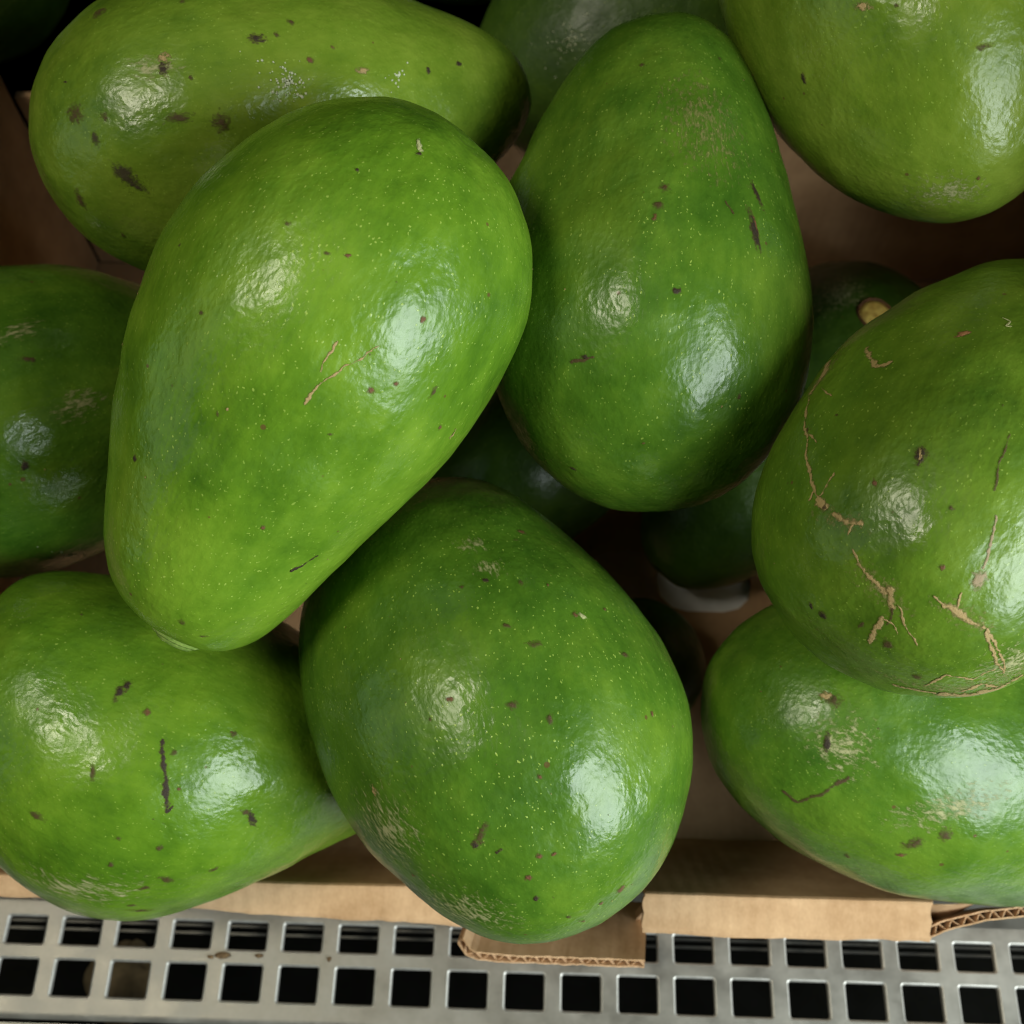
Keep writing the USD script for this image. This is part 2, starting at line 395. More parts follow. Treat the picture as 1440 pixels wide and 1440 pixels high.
def corrugated(name, path, w, n, depth, parent, thick=.0042, per=.0062, seed=0, rag=.0016, label=None, slant=None):
    """Corrugated board seen at its torn edge: path (k, 3) along the edge, w away from the edge into the board, n across its thickness."""
    path = np.asarray(path, float); d = np.r_[0, np.cumsum(np.linalg.norm(np.diff(path, axis=0), axis=1))]
    L = d[-1]; ns = max(8, int(L / .0006)); s = np.linspace(0, L, ns)
    C = np.stack([np.interp(s, d, path[:, i]) for i in range(3)], 1)
    t = np.gradient(C, axis=0); t /= np.linalg.norm(t, axis=1, keepdims=True)
    w = np.asarray(w, float); w /= np.linalg.norm(w)
    nn = np.cross(t, w); nn /= np.linalg.norm(nn, axis=1, keepdims=True)
    if (nn @ np.asarray(n, float)).mean() < 0: nn = -nn
    holder = UsdGeom.Xform.Define(stage, numbered(f'{parent.GetPath()}/{name}')).GetPrim()
    if label: tag(holder, label)
    q = np.array([0, .15, .4, 1.0]) * depth
    for side, sd in ((1, seed), (-1, seed + 5)):
        r = rag * nz(np.c_[s * 260, np.full(ns, sd * 3.1), np.zeros(ns)], 1.0, sd) + .0005 * nz(np.c_[s * 1500, np.full(ns, sd * 3.1), np.zeros(ns)], 1.0, sd + 2)
        wob = .0007 * nz(np.c_[s * 200, np.full(ns, sd), np.ones(ns)], 1.0, sd + 9)
        P = np.stack([C + w * (qq + (r * (1 - qq / depth))[:, None]) + nn * (side * (thick / 2 - .0003) + (wob * (1 - qq / depth)) * 1.2)[:, None] for qq in q], 1)
        if slant is not None: P = P
        N = np.repeat((nn * side)[:, None], len(q), 1)
        obj('liner', slab(P, N, .00055), CARD_EDGE if side < 0 else CARD, holder, smooth=40)
    amp = thick / 2 - .0009
    ph = 2 * np.pi * s / per + 1.2 * nz(np.c_[s * 60, np.zeros(ns), np.zeros(ns)], 1.0, seed + 7) * 4
    fl = amp * np.sin(ph) * (1 + .5 * nz(np.c_[s * 150, np.ones(ns), np.zeros(ns)], 1.0, seed + 3))
    fr = .0006 + .0012 * nz(np.c_[s * 500, np.zeros(ns), np.ones(ns)], 1.0, seed + 8)
    P = np.stack([C + w * (qq + (fr * (1 - qq / depth))[:, None]) + nn * fl[:, None] for qq in q], 1)
    tt = np.gradient(C + nn * fl[:, None], axis=0); N = np.cross(tt, w); N /= np.linalg.norm(N, axis=1, keepdims=True)
    obj('flute', slab(P, np.repeat(N[:, None], len(q), 1), .0003), CARD_EDGE, holder, smooth=40)
    return holder


# torn tab of the front wall, bent outwards in the notch between the two ledges
bx = np.linspace(-.0225, .0535, 24)
edge = np.c_[bx, .0345 + .0055 * np.clip((-.0165 - bx) / .006, 0, 1) ** 2 + .0010 * nz(np.c_[bx * 60, bx * 0, bx * 0], 1.0, 4) + .0012 * np.clip((.0 - bx) / .02, 0, 1), np.full(24, .0195)]
corrugated('torn_tab', edge, (.004, .020, -.026), (0, .8, .6), .044, tray, seed=12, label='torn cardboard tab bent outwards under the front avocado, its corrugated edge showing')
# torn upright wall at the right end
ed2 = [(.1665, .0482, .0340), (.172, .0506, .0350), (.180, .0527, .0355), (.191, .0553, .0355), (.205, .0572, .0355), (.29, .061, .0355)]
corrugated('torn_wall', ed2, (0, .10, -1), (0, -1, 0), .036, tray, thick=.0046, per=.0058, seed=31, label='upright torn cardboard wall with open flutes right of the ledge')
cu = np.linspace(0, 1, 12)
Pc = np.stack([np.c_[.1672 + .020 * cu, .0584 - .001 * np.sin(cu * 3) + .003 * cu, .0405 + .001 * np.sin(cu * 9)], np.c_[.1672 + .020 * cu, .0560 - .0022 * np.sin(cu * 3) + .004 * cu, .0200 + 0 * cu]], 1)
Np = np.cross(np.gradient(Pc, axis=0), np.gradient(Pc, axis=1)); Np /= np.linalg.norm(Np, axis=-1, keepdims=True)
obj('peeled_ply', slab(Pc, Np, .0006), CARD_SHADED, tray, smooth=40)
for nm, P4 in (('side_wall', [(-.264, .075), (-.264, .425)]), ('side_wall', [(.300, .075), (.300, .100)]), ('added_shade_panel', [(.300, .102), (.300, .425)]), ('back_wall', [(-.262, .425), (.298, .425)])):
    p, q = np.array(P4[0] + (.0,)), np.array(P4[1] + (.0,))
    ux = np.linspace(0, 1, 40)
    hh = .100 if nm == 'back_wall' else (.40 if nm == 'added_shade_panel' else .125)  # tall right panel is unseen, added to keep lamp light off the back
    P = np.stack([p + (q - p) * ux[:, None] + np.array([0, 0, z]) for z in np.linspace(FLOOR + .0005, hh, 6)], 1)
    P[..., 1 if nm == 'back_wall' else 0] += .003 * nz(P * 14, 1.0, 6)
    Nw = np.broadcast_to(np.array([0, -1., 0]) if nm == 'back_wall' else np.array([np.sign(-p[0]), 0, 0]), P.shape)
    obj(nm, slab(P, Nw, .004), CARD_SHADED, tray, smooth=40)

pp = obj('paper_sheet', prism_poly(box(.05, .18, .165, .285), FLOOR - .0061, FLOOR - .0054), PAPER)
tag(pp, 'white paper under the tray, showing through the oval hole in its floor', 'paper')

# ------------------------------------------------------------------ measured fruit shapes and skin marks
FRUIT = {
    'A': {'c': [-0.0659, 0.1942, 0.2042], 'R': [[-0.8754, -0.04213, 0.48157], [0.43448, -0.50528, 0.7456], [0.21191, 0.86193, 0.46062]], 'g': [0.18859, 0.05476, -0.0182, -0.00321, 0.01182, 0.0046, 0.00547, 0.01501]},
    'B': {'c': [-0.0827, 0.3204, 0.1934], 'R': [[0.22166, 0.2359, -0.94616], [-0.87644, -0.37715, -0.29936], [-0.42747, 0.8956, 0.12316]], 'g': [0.18981, 0.05395, -0.01437, 0.00133, -0.00042, 0.00034, 0.00035, 0.0004]},
    'C': {'c': [0.0535, 0.2633, 0.1823], 'R': [[0.99849, 0.00764, -0.05434], [-0.04932, -0.30921, -0.94972], [-0.02405, 0.95096, -0.30836]], 'g': [0.18777, 0.05739, -0.01548, 0.00127, 0.00494, -0.00397, -0.00014, 0.00486]},
    'D': {'c': [0.1379, 0.3496, 0.2355], 'R': [[0.95338, -0.0524, 0.29719], [0.27123, -0.28291, -0.92], [0.13229, 0.95771, -0.25551]], 'g': [0.19017, 0.0601, -0.00236, -0.00373, 0.00099, -0.00033, -0.00037, -0.00083]},
    'E': {'c': [0.1473, 0.1765, 0.1889], 'R': [[0.83017, 0.20885, -0.51691], [-0.50109, -0.12694, -0.85604], [-0.2444, 0.96968, -0.00073]], 'g': [0.16521, 0.05329, -0.01279, 0.00306, -0.00078, 0.00029, 0.00064, 0.00062]},
    'F': {'c': [0.177, 0.1067, 0.0725], 'R': [[-0.29404, 0.29536, -0.90901], [-0.85906, -0.49858, 0.11588], [-0.41899, 0.81497, 0.40033]], 'g': [0.22249, 0.05773, -0.00752, 0.00154, -0.00042, -0.0008, 0.00055, 0.0003]},
    'G': {'c': [-0.0089, 0.1177, 0.1146], 'R': [[0.92223, -0.18152, 0.34139], [0.34751, 0.00208, -0.93767], [0.16949, 0.98339, 0.065]], 'g': [0.17444, 0.06504, -0.00505, -0.00406, 0.00698, -0.00031, -0.01097, 0.00982]},
    'H': {'c': [-0.1269, 0.1191, 0.0786], 'R': [[-0.42365, 0.18833, -0.88603], [-0.81415, -0.50796, 0.28131], [-0.39709, 0.84054, 0.36853]], 'g': [0.17279, 0.06479, -0.00928, -0.01801, -0.01177, 0.01541, -0.01408, 0.0106]},
    'I': {'c': [-0.1982, 0.2429, 0.1055], 'R': [[0.35837, 0.34973, -0.8656], [-0.8391, -0.28579, -0.46286], [-0.40925, 0.8922, 0.19104]], 'g': [0.16269, 0.06267, -0.00752, 0, 0, 0, 0, 0]},
    'J': {'c': [-0.2847, 0.514, 0.1376], 'R': [[0.63077, 0.0, -0.77597], [-0.69744, -0.43837, -0.56693], [-0.34016, 0.89879, -0.27651]], 'g': [0.14304, 0.06515, -0.00892, -0.00214, 7e-05, 0.00059, -2e-05, -0.00013]},
    'K': {'c': [0.0641, 0.464, 0.1133], 'R': [[-0.43654, 0.0, 0.89968], [0.80863, -0.43837, 0.39236], [0.3944, 0.89879, 0.19137]], 'g': [0.17668, 0.06521, -0.00645, 0.00058, 0.00012, 0.0001, 9e-05, 5e-05]},
    'P': {'c': [-0.02, 0.52, 0.1406], 'R': [[-0.21367, 0.0, 0.97691], [0.87804, -0.43837, 0.19205], [0.42825, 0.89879, 0.09367]], 'g': [0.14627, 0.04552, -0.00706, -0.00027, -6e-05, -9e-05, 2e-05, -3e-05]},
    'L': {'c': [0.175, 0.323, 0.0102], 'R': [[0.99939, 0.03236, 0.01307], [0.03137, -0.99706, 0.06996], [0.0153, -0.06951, -0.99746]], 'g': [0.12876, 0.06362, -0.00763, 0, 0, 0, 0, 0]},
    'O': {'c': [0.112, 0.2532, 0.02], 'R': [[-0.76604, 0.0, 0.64279], [0.57773, -0.43837, 0.68852], [0.28178, 0.89879, 0.33581]], 'g': [0.11664, 0.04171, -0.00501, 0, 0, 0, 0, 0]},
    'N': {'c': [0.0565, 0.1592, 0.0109], 'R': [[-0.86603, 0.0, 0.5], [0.4494, -0.43837, 0.77838], [0.21919, 0.89879, 0.37964]], 'g': [0.07145, 0.03057, -0.00367, 0, 0, 0, 0, 0]},
    'M': {'c': [0.0054, 0.2675, 0.0187], 'R': [[-0.57358, 0.0, 0.81915], [0.73625, -0.43837, 0.51553], [0.35909, 0.89879, 0.25144]], 'g': [0.12898, 0.04478, -0.00537, 0, 0, 0, 0, 0]},
}
MARKS = {
    'A': [
        ('t', 'tan', [[1.5641, 1.8836], [1.6244, 1.8906], [1.6554, 1.9085], [1.6865, 1.9262], [1.725, 1.9658], [1.7637, 2.0057], [1.8198, 2.0372]], 0.57),
        ('t', 'tan', [[1.6743, 1.8684], [1.7251, 1.8572], [1.7761, 1.8613]], 0.48),
        ('b', 'pale', [2.5554, 1.6714], [0.0062, 0.0191], 1.01, 2.83),
        ('b', 'dark', [2.5182, 1.7014], [0.0084, 0.0167], 1.01, 0.81),
        ('b', 'brown', [1.6545, 1.1993], [0.0043, 0.0155], 1.01, 0.81),
        ('b', 'red', [1.9563, 2.1602], [0.0045, 0.0135], 1.01, 1.21),
        ('b', 'red', [1.6942, 2.1286], [0.0039, 0.0126], 1.21, 1.21),
        ('b', 'red', [1.7433, 2.2208], [0.004, 0.0134], 1.01, 1.01),
        ('b', 'brown', [1.7724, 2.4412], [-0.0004, 0.0201], 0.81, 2.83),
        ('b', 'dark', [1.1135, 1.009], [0.0071, 0.0311], 1.01, 1.41),
        ('b', 'brown', [2.0112, 1.3506], [0.0043, 0.0124], 1.01, 0.81),
        ('t', 'dark', [[1.0059, 2.4865], [1.0442, 2.5574], [1.0943, 2.5797], [1.1104, 2.5951]], 0.81),
        ('b', 'brown', [0.5412, 1.843], [0.0094, 0.0296], 1.41, 1.62),
        ('b', 'brown', [0.4881, 2.1634], [0.0086, 0.0305], 1.41, 0.81),
        ('b', 'red', [2.0185, 1.6877], [0.0045, 0.0114], 1.21, 0.61),
        ('b', 'brown', [1.9927, 1.599], [0.0043, 0.0115], 1.01, 0.61),
        ('b', 'brown', [1.4053, 1.5023], [0.0044, 0.0146], 0.61, 1.01),
        ('b', 'red', [1.6834, 2.645], [0.0038, 0.0224], 0.81, 1.21),
        ('b', 'tan', [1.6829, 2.7991], [-0.0013, 0.0404], 0.81, 1.62),
        ('b', 'brown', [1.5145, 2.0906], [0.0039, 0.013], 1.01, 0.61),
        ('b', 'dark', [2.3105, 1.4518], [0.0057, 0.0131], 0.61, 0.61),
        ('b', 'red', [1.1357, 2.0794], [0.0041, 0.0168], 0.81, 0.81),
    ],
    'B': [
        ('b', 'dark', [1.7208, 1.7221], [-0.0099, -0.0013], 3.17, 2.19),
        ('b', 'brown', [1.6434, 1.7384], [-0.01, -0.0007], 1.22, 1.22),
        ('b', 'brown', [1.5845, 1.8231], [-0.0101, -0.0001], 1.46, 1.46),
        ('b', 'tan', [2.0611, 1.6903], [-0.0105, -0.0039], 2.68, 1.95),
        ('b', 'dark', [2.0728, 1.6251], [-0.0105, -0.0036], 1.95, 2.92),
        ('b', 'purple', [2.3349, 1.0085], [-0.008, -0.0132], 5.36, 3.41),
        ('b', 'purple', [2.293, 0.9226], [-0.0094, -0.01], 3.9, 1.95),
        ('b', 'brown', [2.3575, 1.4099], [-0.0132, -0.0048], 1.46, 1.46),
        ('b', 'brown', [1.9085, 1.2607], [-0.01, -0.002], 3.41, 3.9),
        ('b', 'brown', [2.0588, 1.3209], [-0.0107, 0.0005], 5.36, 1.95),
        ('b', 'brown', [2.5078, 1.5005], [-0.0162, -0.0091], 3.9, 3.9),
        ('b', 'brown', [2.6136, 0.7318], [-0.0201, 0.0126], 2.19, 3.9),
        ('b', 'purple', [2.4316, 1.2756], [-0.0144, -0.0037], 1.71, 2.92),
        ('b', 'tan', [1.3674, 1.4861], [-0.011, -0.0006], 2.68, 1.46),
        ('b', 'dark', [1.0707, 1.5015], [-0.0138, 0.0008], 0.97, 1.71),
        ('b', 'dark', [0.8981, 1.5842], [-0.0169, 0.0038], 1.71, 0.97),
        ('b', 'red', [1.5488, 1.5669], [-0.0102, -0.0007], 1.46, 1.22),
        ('b', 'brown', [2.4152, 0.4654], [-0.015, 0.0099], 0.97, 1.22),
        ('b', 'red', [1.4583, 1.6441], [-0.0105, 0.0], 1.22, 0.97),
        ('b', 'brown', [2.276, 2.2573], [-0.0126, -0.0217], 2.92, 2.92),
        ('b', 'brown', [1.939, 2.0482], [-0.0101, -0.0044], 1.22, 0.97),
        ('b', 'dark', [2.5202, 1.8005], [-0.0167, -0.0182], 1.22, 0.49),
        ('b', 'brown', [1.9807, 1.5313], [-0.0101, -0.0026], 0.97, 0.97),
        ('s', 'white', [1.6433, 1.4456], [-0.0076, -0.0095], 13.4, 9.26, 90),
        ('s', 'white', [1.2206, 1.455], [-0.0123, 0.007], 9.74, 4.87, 22),
        ('s', 'pale', [2.1102, 1.6389], [-0.0108, -0.0041], 7.31, 2.44, 12),
    ],
    'C': [
        ('b', 'dark', [1.5027, 1.0084], [-0.0046, -0.0246], 1.17, 5.62),
        ('b', 'dark', [1.6562, 1.0554], [-0.0032, -0.0214], 1.64, 7.96),
        ('b', 'red', [1.6278, 1.0461], [-0.0037, -0.0219], 0.7, 5.15),
        ('b', 'brown', [1.613, 1.6281], [-0.0004, -0.0155], 2.11, 1.87),
        ('b', 'brown', [1.5409, 1.5948], [0.0051, -0.0139], 1.87, 1.87),
        ('b', 'red', [1.6588, 1.6458], [-0.0003, -0.0153], 0.94, 1.64),
        ('t', 'brown', [[1.5695, 1.2371], [1.5907, 1.2121], [1.6123, 1.1915]], 0.7),
        ('b', 'dark', [1.9224, 1.5259], [-0.0007, -0.0153], 1.4, 1.17),
        ('b', 'brown', [0.9626, 1.8145], [0.0012, -0.0237], 1.17, 1.17),
        ('b', 'dark', [2.1646, 2.0498], [0.0009, -0.0177], 1.87, 0.7),
        ('t', 'brown', [[2.183, 2.1577], [2.1765, 2.0845], [2.1727, 1.9935]], 0.7),
        ('b', 'red', [2.5461, 1.7145], [-0.0004, -0.0232], 0.94, 0.7),
        ('b', 'dark', [2.668, 2.5628], [0.0085, -0.0254], 1.87, 0.7),
        ('b', 'brown', [2.285, 1.0588], [-0.0026, -0.0222], 0.7, 1.17),
        ('b', 'brown', [0.8819, 1.1158], [-0.0078, -0.0358], 0.94, 1.17),
        ('s', 'tan', [1.2449, 1.3404], [-0.0024, -0.0206], 9.36, 14.04, 50),
    ],
    'E': [
        ('t', 'tan', [[1.5793, 3.0595], [1.7128, 2.9983], [1.7766, 3.0241]], 2.26),
        ('t', 'tan', [[1.7766, 3.0241], [1.8899, 2.9488], [1.9748, 2.8927], [2.026, 2.8398], [2.1262, 2.7912], [2.2287, 2.7169], [2.3089, 2.6504], [2.3337, 2.6119]], 0.82),
        ('t', 'tan', [[2.3306, 2.6346], [2.3667, 2.5725], [2.3781, 2.5486]], 1.65),
        ('t', 'tan', [[2.3883, 2.504], [2.4124, 2.4203], [2.4193, 2.3426], [2.4146, 2.2853]], 1.85),
        ('t', 'tan', [[2.3245, 2.6249], [2.2785, 2.584], [2.2165, 2.5456]], 0.62),
        ('b', 'brown', [1.995, 2.86], [0.0047, -0.0269], 1.23, 1.44),
        ('b', 'brown', [2.3666, 2.5671], [-0.0007, -0.0213], 1.44, 1.23),
        ('t', 'tan', [[1.5804, 2.7364], [1.649, 2.6602], [1.7018, 2.5813], [1.701, 2.5159], [1.6817, 2.491]], 1.23),
        ('t', 'tan', [[2.5721, 2.2641], [2.6246, 2.149], [2.657, 2.0041], [2.6743, 1.924], [2.7148, 1.8411]], 1.44),
        ('b', 'tan', [2.6527, 1.9554], [0.0013, -0.0236], 2.06, 1.85),
        ('t', 'tan', [[2.5847, 1.5426], [2.563, 1.4476], [2.5648, 1.314], [2.5395, 1.1637]], 1.23),
        ('t', 'tan', [[2.7824, 1.9127], [2.86, 1.9253], [2.9563, 1.9022]], 1.03),
        ('b', 'brown', [2.8982, 1.6333], [-0.0066, -0.0374], 1.85, 2.67),
        ('t', 'brown', [[2.8569, 2.1135], [2.8949, 2.1814]], 1.03),
        ('b', 'pink', [2.4169, 1.4812], [-0.0033, -0.0173], 2.26, 3.29),
        ('t', 'pink', [[2.1753, 1.6227], [2.2328, 1.5889], [2.2899, 1.5504], [2.3733, 1.5054]], 0.62),
        ('b', 'dark', [2.0819, 2.1037], [-0.0033, -0.0133], 2.06, 3.29),
        ('b', 'tan', [2.0819, 2.1037], [-0.0033, -0.0133], 0.82, 2.47),
        ('b', 'rust', [1.4961, 2.2048], [-0.007, -0.0113], 2.67, 1.23),
        ('b', 'red', [2.2386, 2.2777], [-0.0062, -0.013], 0.82, 1.85),
        ('b', 'dark', [2.8021, 2.9016], [0.0016, -0.0525], 0.82, 1.44),
        ('b', 'dark', [2.8549, 2.7984], [0.0001, -0.0578], 1.65, 1.85),
        ('t', 'tan', [[2.7821, 0.1448], [2.718, 0.1658], [2.6403, 0.1278], [2.5904, 0.2012], [2.5257, 0.216], [2.4879, 0.3335], [2.4338, 0.3908]], 3.29),
        ('t', 'tan', [[2.955, 6.1501], [2.8769, 6.3432], [2.832, 6.4071], [2.7821, 6.428]], 1.85),
        ('b', 'brown', [1.947, 2.6803], [0.0017, -0.0206], 1.03, 0.62),
        ('t', 'pale', [[1.3519, 2.0549], [1.3556, 2.0067], [1.3915, 2.0106], [1.3812, 1.9822]], 0.51),
        ('b', 'brown', [2.2328, 1.8404], [-0.0048, -0.0131], 1.03, 1.03),
        ('t', 'tan', [[2.5474, 1.1499], [2.5721, 0.9062], [2.5665, 0.7437], [2.544, 0.5432]], 0.82),
        ('b', 'brown', [2.8948, 0.6485], [-0.0115, 0.0073], 1.65, 1.65),
        ('t', 'tan', [[2.6901, 1.8391], [2.759, 1.6651], [2.7821, 1.5322], [2.8014, 1.3776]], 0.54),
        ('t', 'tan', [[2.5395, 1.1637], [2.5483, 1.0297], [2.549, 0.8753], [2.5401, 0.5992]], 0.62),
        ('t', 'tan', [[2.5765, 2.251], [2.5237, 2.3229]], 0.51),
        ('t', 'tan', [[2.563, 1.4476], [2.4964, 1.5105]], 0.45),
        ('t', 'brown', [[2.7055, 1.866], [2.8134, 1.8199]], 0.62),
        ('t', 'tan', [[2.8597, 0.355], [2.8242, 0.5973], [2.7781, 0.7455], [2.7267, 0.6612], [2.6717, 0.5721], [2.6252, 0.6172], [2.5773, 0.6426]], 0.62),
        ('t', 'tan', [[2.5778, 1.5267], [2.5723, 1.6517]], 0.51),
        ('t', 'tan', [[2.0195, 2.838], [2.0726, 2.7399]], 0.45),
        ('t', 'tan', [[2.2932, 2.6652], [2.3415, 2.7014]], 0.45),
        ('t', 'tan', [[2.4193, 2.3426], [2.4679, 2.3697]], 0.45),
        ('t', 'tan', [[1.7643, 2.9204], [1.8378, 2.7784]], 0.49),
        ('t', 'tan', [[2.7041, 0.2974], [2.6357, 0.4527], [2.5444, 0.2965]], 1.03),
        ('t', 'tan', [[2.7824, 1.9127], [2.7885, 1.7616], [2.823, 1.6398]], 0.49),
        ('t', 'brown', [[1.8671, 1.7557], [1.9288, 1.748], [1.9891, 1.7394], [2.0429, 1.7174], [2.0959, 1.6941]], 0.45),
        ('s', 'tan', [2.769, 0.3341], [-0.0115, 0.0045], 26.75, 2.88, 1),
        ('s', 'tan', [1.7042, 3.0237], [-0.0109, -0.0052], 7.0, 2.47, 1),
        ('s', 'tan', [2.6657, 2.0111], [0.0051, -0.0225], 7.0, 2.88, 1),
        ('s', 'tan', [2.5599, 1.3412], [-0.0024, -0.0225], 7.0, 2.47, 1),
        ('s', 'pale', [2.4999, 0.6594], [-0.0119, -0.0016], 8.23, 6.17, 1),
        ('s', 'tan', [2.4146, 2.4456], [0.0014, -0.0203], 6.17, 2.06, 1),
        ('b', 'red', [2.4557, 1.7127], [-0.0058, -0.0149], 1.03, 0.82),
    ],
    'F': [
        ('b', 'dark', [2.5, 1.4566], [-0.0107, 0.0072], 1.52, 4.05),
        ('t', 'brown', [[2.5401, 0.7851], [2.4662, 0.7959], [2.4471, 0.9068], [2.4242, 1.0031], [2.4096, 1.1038], [2.392, 1.1954], [2.3695, 1.2691]], 1.01),
        ('b', 'brown', [2.0267, 1.0088], [-0.0049, 0.0148], 4.56, 2.79),
        ('b', 'brown', [1.9567, 1.1602], [-0.0104, -0.0005], 2.53, 3.54),
        ('b', 'red', [2.0292, 0.8764], [-0.0076, 0.0098], 2.03, 1.01),
        ('s', 'pale', [2.002, 1.3051], [-0.0075, 0.0102], 13.93, 4.05, 1),
        ('b', 'brown', [2.5121, 1.8361], [-0.011, -0.0047], 3.04, 2.28),
        ('b', 'brown', [2.1435, 0.6021], [-0.005, 0.018], 1.01, 2.03),
        ('b', 'tan', [2.5486, 1.8698], [-0.0115, 0.0035], 2.53, 1.52),
        ('s', 'pale', [2.4465, 1.4704], [-0.0106, -0.0037], 7.6, 7.6, 30),
    ],
    'G': [
        ('b', 'red', [1.1595, 0.8416], [0.0054, -0.0153], 2.09, 1.16),
        ('s', 'pale', [1.1888, 1.2051], [0.0037, -0.0151], 3.71, 2.78, 24),
        ('s', 'pale', [1.3433, 1.194], [0.0032, -0.0141], 3.71, 2.78, 20),
        ('b', 'dark', [1.3997, 1.2515], [0.0034, -0.0134], 1.39, 1.16),
        ('b', 'brown', [1.3932, 1.379], [0.004, -0.013], 1.16, 1.16),
        ('b', 'brown', [1.4486, 1.096], [0.0024, -0.0143], 1.16, 1.39),
        ('b', 'brown', [2.2996, 1.9234], [0.0091, -0.0105], 2.09, 5.11),
        ('b', 'dark', [2.3189, 1.9904], [0.0056, -0.017], 1.39, 1.39),
        ('b', 'red', [1.7928, 1.6916], [0.0043, -0.0123], 1.39, 0.93),
        ('b', 'brown', [1.8261, 1.823], [0.0048, -0.0128], 0.93, 0.93),
        ('b', 'brown', [1.8999, 1.426], [0.0034, -0.0127], 2.09, 1.86),
        ('b', 'red', [1.4786, 0.9619], [0.0016, -0.0159], 0.93, 0.93),
        ('b', 'red', [1.6021, 0.6864], [-0.0008, -0.0229], 0.93, 0.93),
        ('b', 'red', [1.6197, 0.9056], [0.0013, -0.0166], 1.39, 1.16),
        ('b', 'pale', [1.629, 0.8687], [0.0052, -0.0126], 1.62, 1.16),
        ('b', 'brown', [1.8034, 0.7134], [0.0042, -0.0171], 2.32, 1.16),
        ('b', 'dark', [2.3967, 1.8704], [-0.0007, -0.0207], 1.39, 0.7),
        ('b', 'red', [2.4897, 1.6117], [0.0052, -0.0201], 1.16, 0.93),
        ('b', 'red', [2.5627, 1.7681], [0.0062, -0.0217], 1.39, 1.39),
        ('b', 'dark', [2.6859, 1.8103], [0.0075, -0.0262], 1.16, 1.39),
        ('b', 'red', [2.8003, 0.6268], [0.0123, -0.0982], 1.86, 1.86),
        ('b', 'red', [2.8729, 0.8706], [0.0063, -0.0821], 1.16, 0.93),
        ('b', 'brown', [1.9918, 1.279], [0.003, -0.014], 1.16, 1.86),
        ('b', 'red', [2.1773, 1.4372], [0.0038, -0.0149], 0.93, 0.93),
        ('b', 'tan', [1.9298, 2.3418], [0.004, -0.0226], 1.16, 1.86),
        ('b', 'red', [2.2626, 2.6289], [0.0093, -0.0313], 1.16, 0.93),
        ('b', 'brown', [1.7078, 1.1852], [0.0027, -0.0132], 3.25, 1.39),
        ('b', 'brown', [1.6082, 1.2793], [0.0031, -0.0127], 1.86, 0.93),
        ('b', 'red', [2.5063, 1.5039], [-0.0019, -0.0212], 1.39, 0.7),
        ('b', 'red', [2.0475, 0.6398], [0.0001, -0.0261], 0.93, 1.16),
        ('s', 'pale', [2.5431, 2.5686], [0.011, -0.0212], 12.76, 6.5, 110),  # pale streaks painted in for a faint low reflection
        ('s', 'pale', [2.0636, 2.4589], [0.0108, -0.0057], 9.28, 10.44, 50),  # another reflection painted as pale streaks
        ('b', 'brown', [2.8971, 1.5323], [0.0107, -0.0543], 1.39, 0.93),
        ('b', 'red', [3.0016, 1.1213], [0.0122, -0.1513], 1.86, 0.7),
        ('b', 'brown', [1.21, 0.9291], [0.0013, -0.0184], 1.16, 0.7),
    ],
    'H': [
        ('t', 'dark', [[1.6629, 1.9413], [1.6314, 1.8546], [1.5893, 1.7508], [1.5578, 1.6605], [1.5244, 1.5785]], 1.27),
        ('t', 'dark', [[1.5244, 1.5785], [1.5185, 1.621]], 0.76),
        ('b', 'dark', [1.9052, 2.1046], [-0.0115, 0.0009], 1.77, 3.29),
        ('b', 'dark', [1.8865, 2.1654], [-0.0105, 0.0047], 1.77, 2.28),
        ('b', 'red', [1.7618, 2.0588], [-0.0102, 0.0041], 1.52, 1.27),
        ('b', 'brown', [1.5993, 1.8924], [-0.01, 0.0032], 1.27, 1.27),
        ('b', 'dark', [1.1866, 1.5517], [-0.0077, 0.0097], 1.52, 4.05),
        ('b', 'brown', [1.2306, 1.6043], [-0.013, -0.007], 2.53, 1.27),
        ('b', 'brown', [1.9911, 1.3125], [-0.0119, 0.0015], 3.54, 1.52),
        ('b', 'brown', [1.4771, 1.0566], [-0.01, 0.0021], 2.79, 1.27),
        ('b', 'brown', [1.4129, 1.135], [-0.0118, -0.0083], 3.04, 1.77),
        ('b', 'brown', [1.4492, 0.7964], [-0.0109, -0.0038], 5.57, 1.27),
        ('b', 'brown', [1.4907, 0.8674], [-0.0106, -0.0008], 3.04, 0.76),
        ('s', 'pale', [1.7123, 0.9621], [-0.0106, 0.0053], 15.7, 5.57, 170),  # scuffing, with a reflection from below painted in
        ('b', 'brown', [1.8563, 1.682], [-0.0102, 0.0054], 1.01, 3.54),
        ('b', 'brown', [1.4946, 1.373], [-0.0102, 0.0012], 1.27, 1.27),
        ('b', 'brown', [1.6356, 1.2279], [-0.01, 0.0036], 1.52, 1.27),
        ('b', 'brown', [1.25, 1.1826], [-0.0071, 0.0099], 2.53, 1.01),
        ('b', 'brown', [1.6571, 1.3877], [-0.01, 0.0037], 1.27, 1.01),
        ('b', 'brown', [1.4143, 2.0576], [-0.0108, 0.0038], 1.52, 1.27),
    ],
    'D': [
        ('b', 'brown', [2.2341, 1.7147], [0.001, -0.0178], 2.73, 1.14),
        ('b', 'dark', [1.9765, 2.792], [0.0055, -0.0212], 1.14, 2.05),
        ('b', 'tan', [1.919, 2.2451], [0.0055, -0.0131], 3.19, 1.59),
        ('s', 'pale', [2.7798, 2.5054], [0.0104, -0.03], 8.65, 5.01, 50),
        ('b', 'brown', [1.9803, 2.0915], [0.0048, -0.0131], 0.91, 0.68),
        ('b', 'red', [2.7688, 2.0622], [0.0082, -0.0373], 0.91, 0.91),
    ],
    'I': [
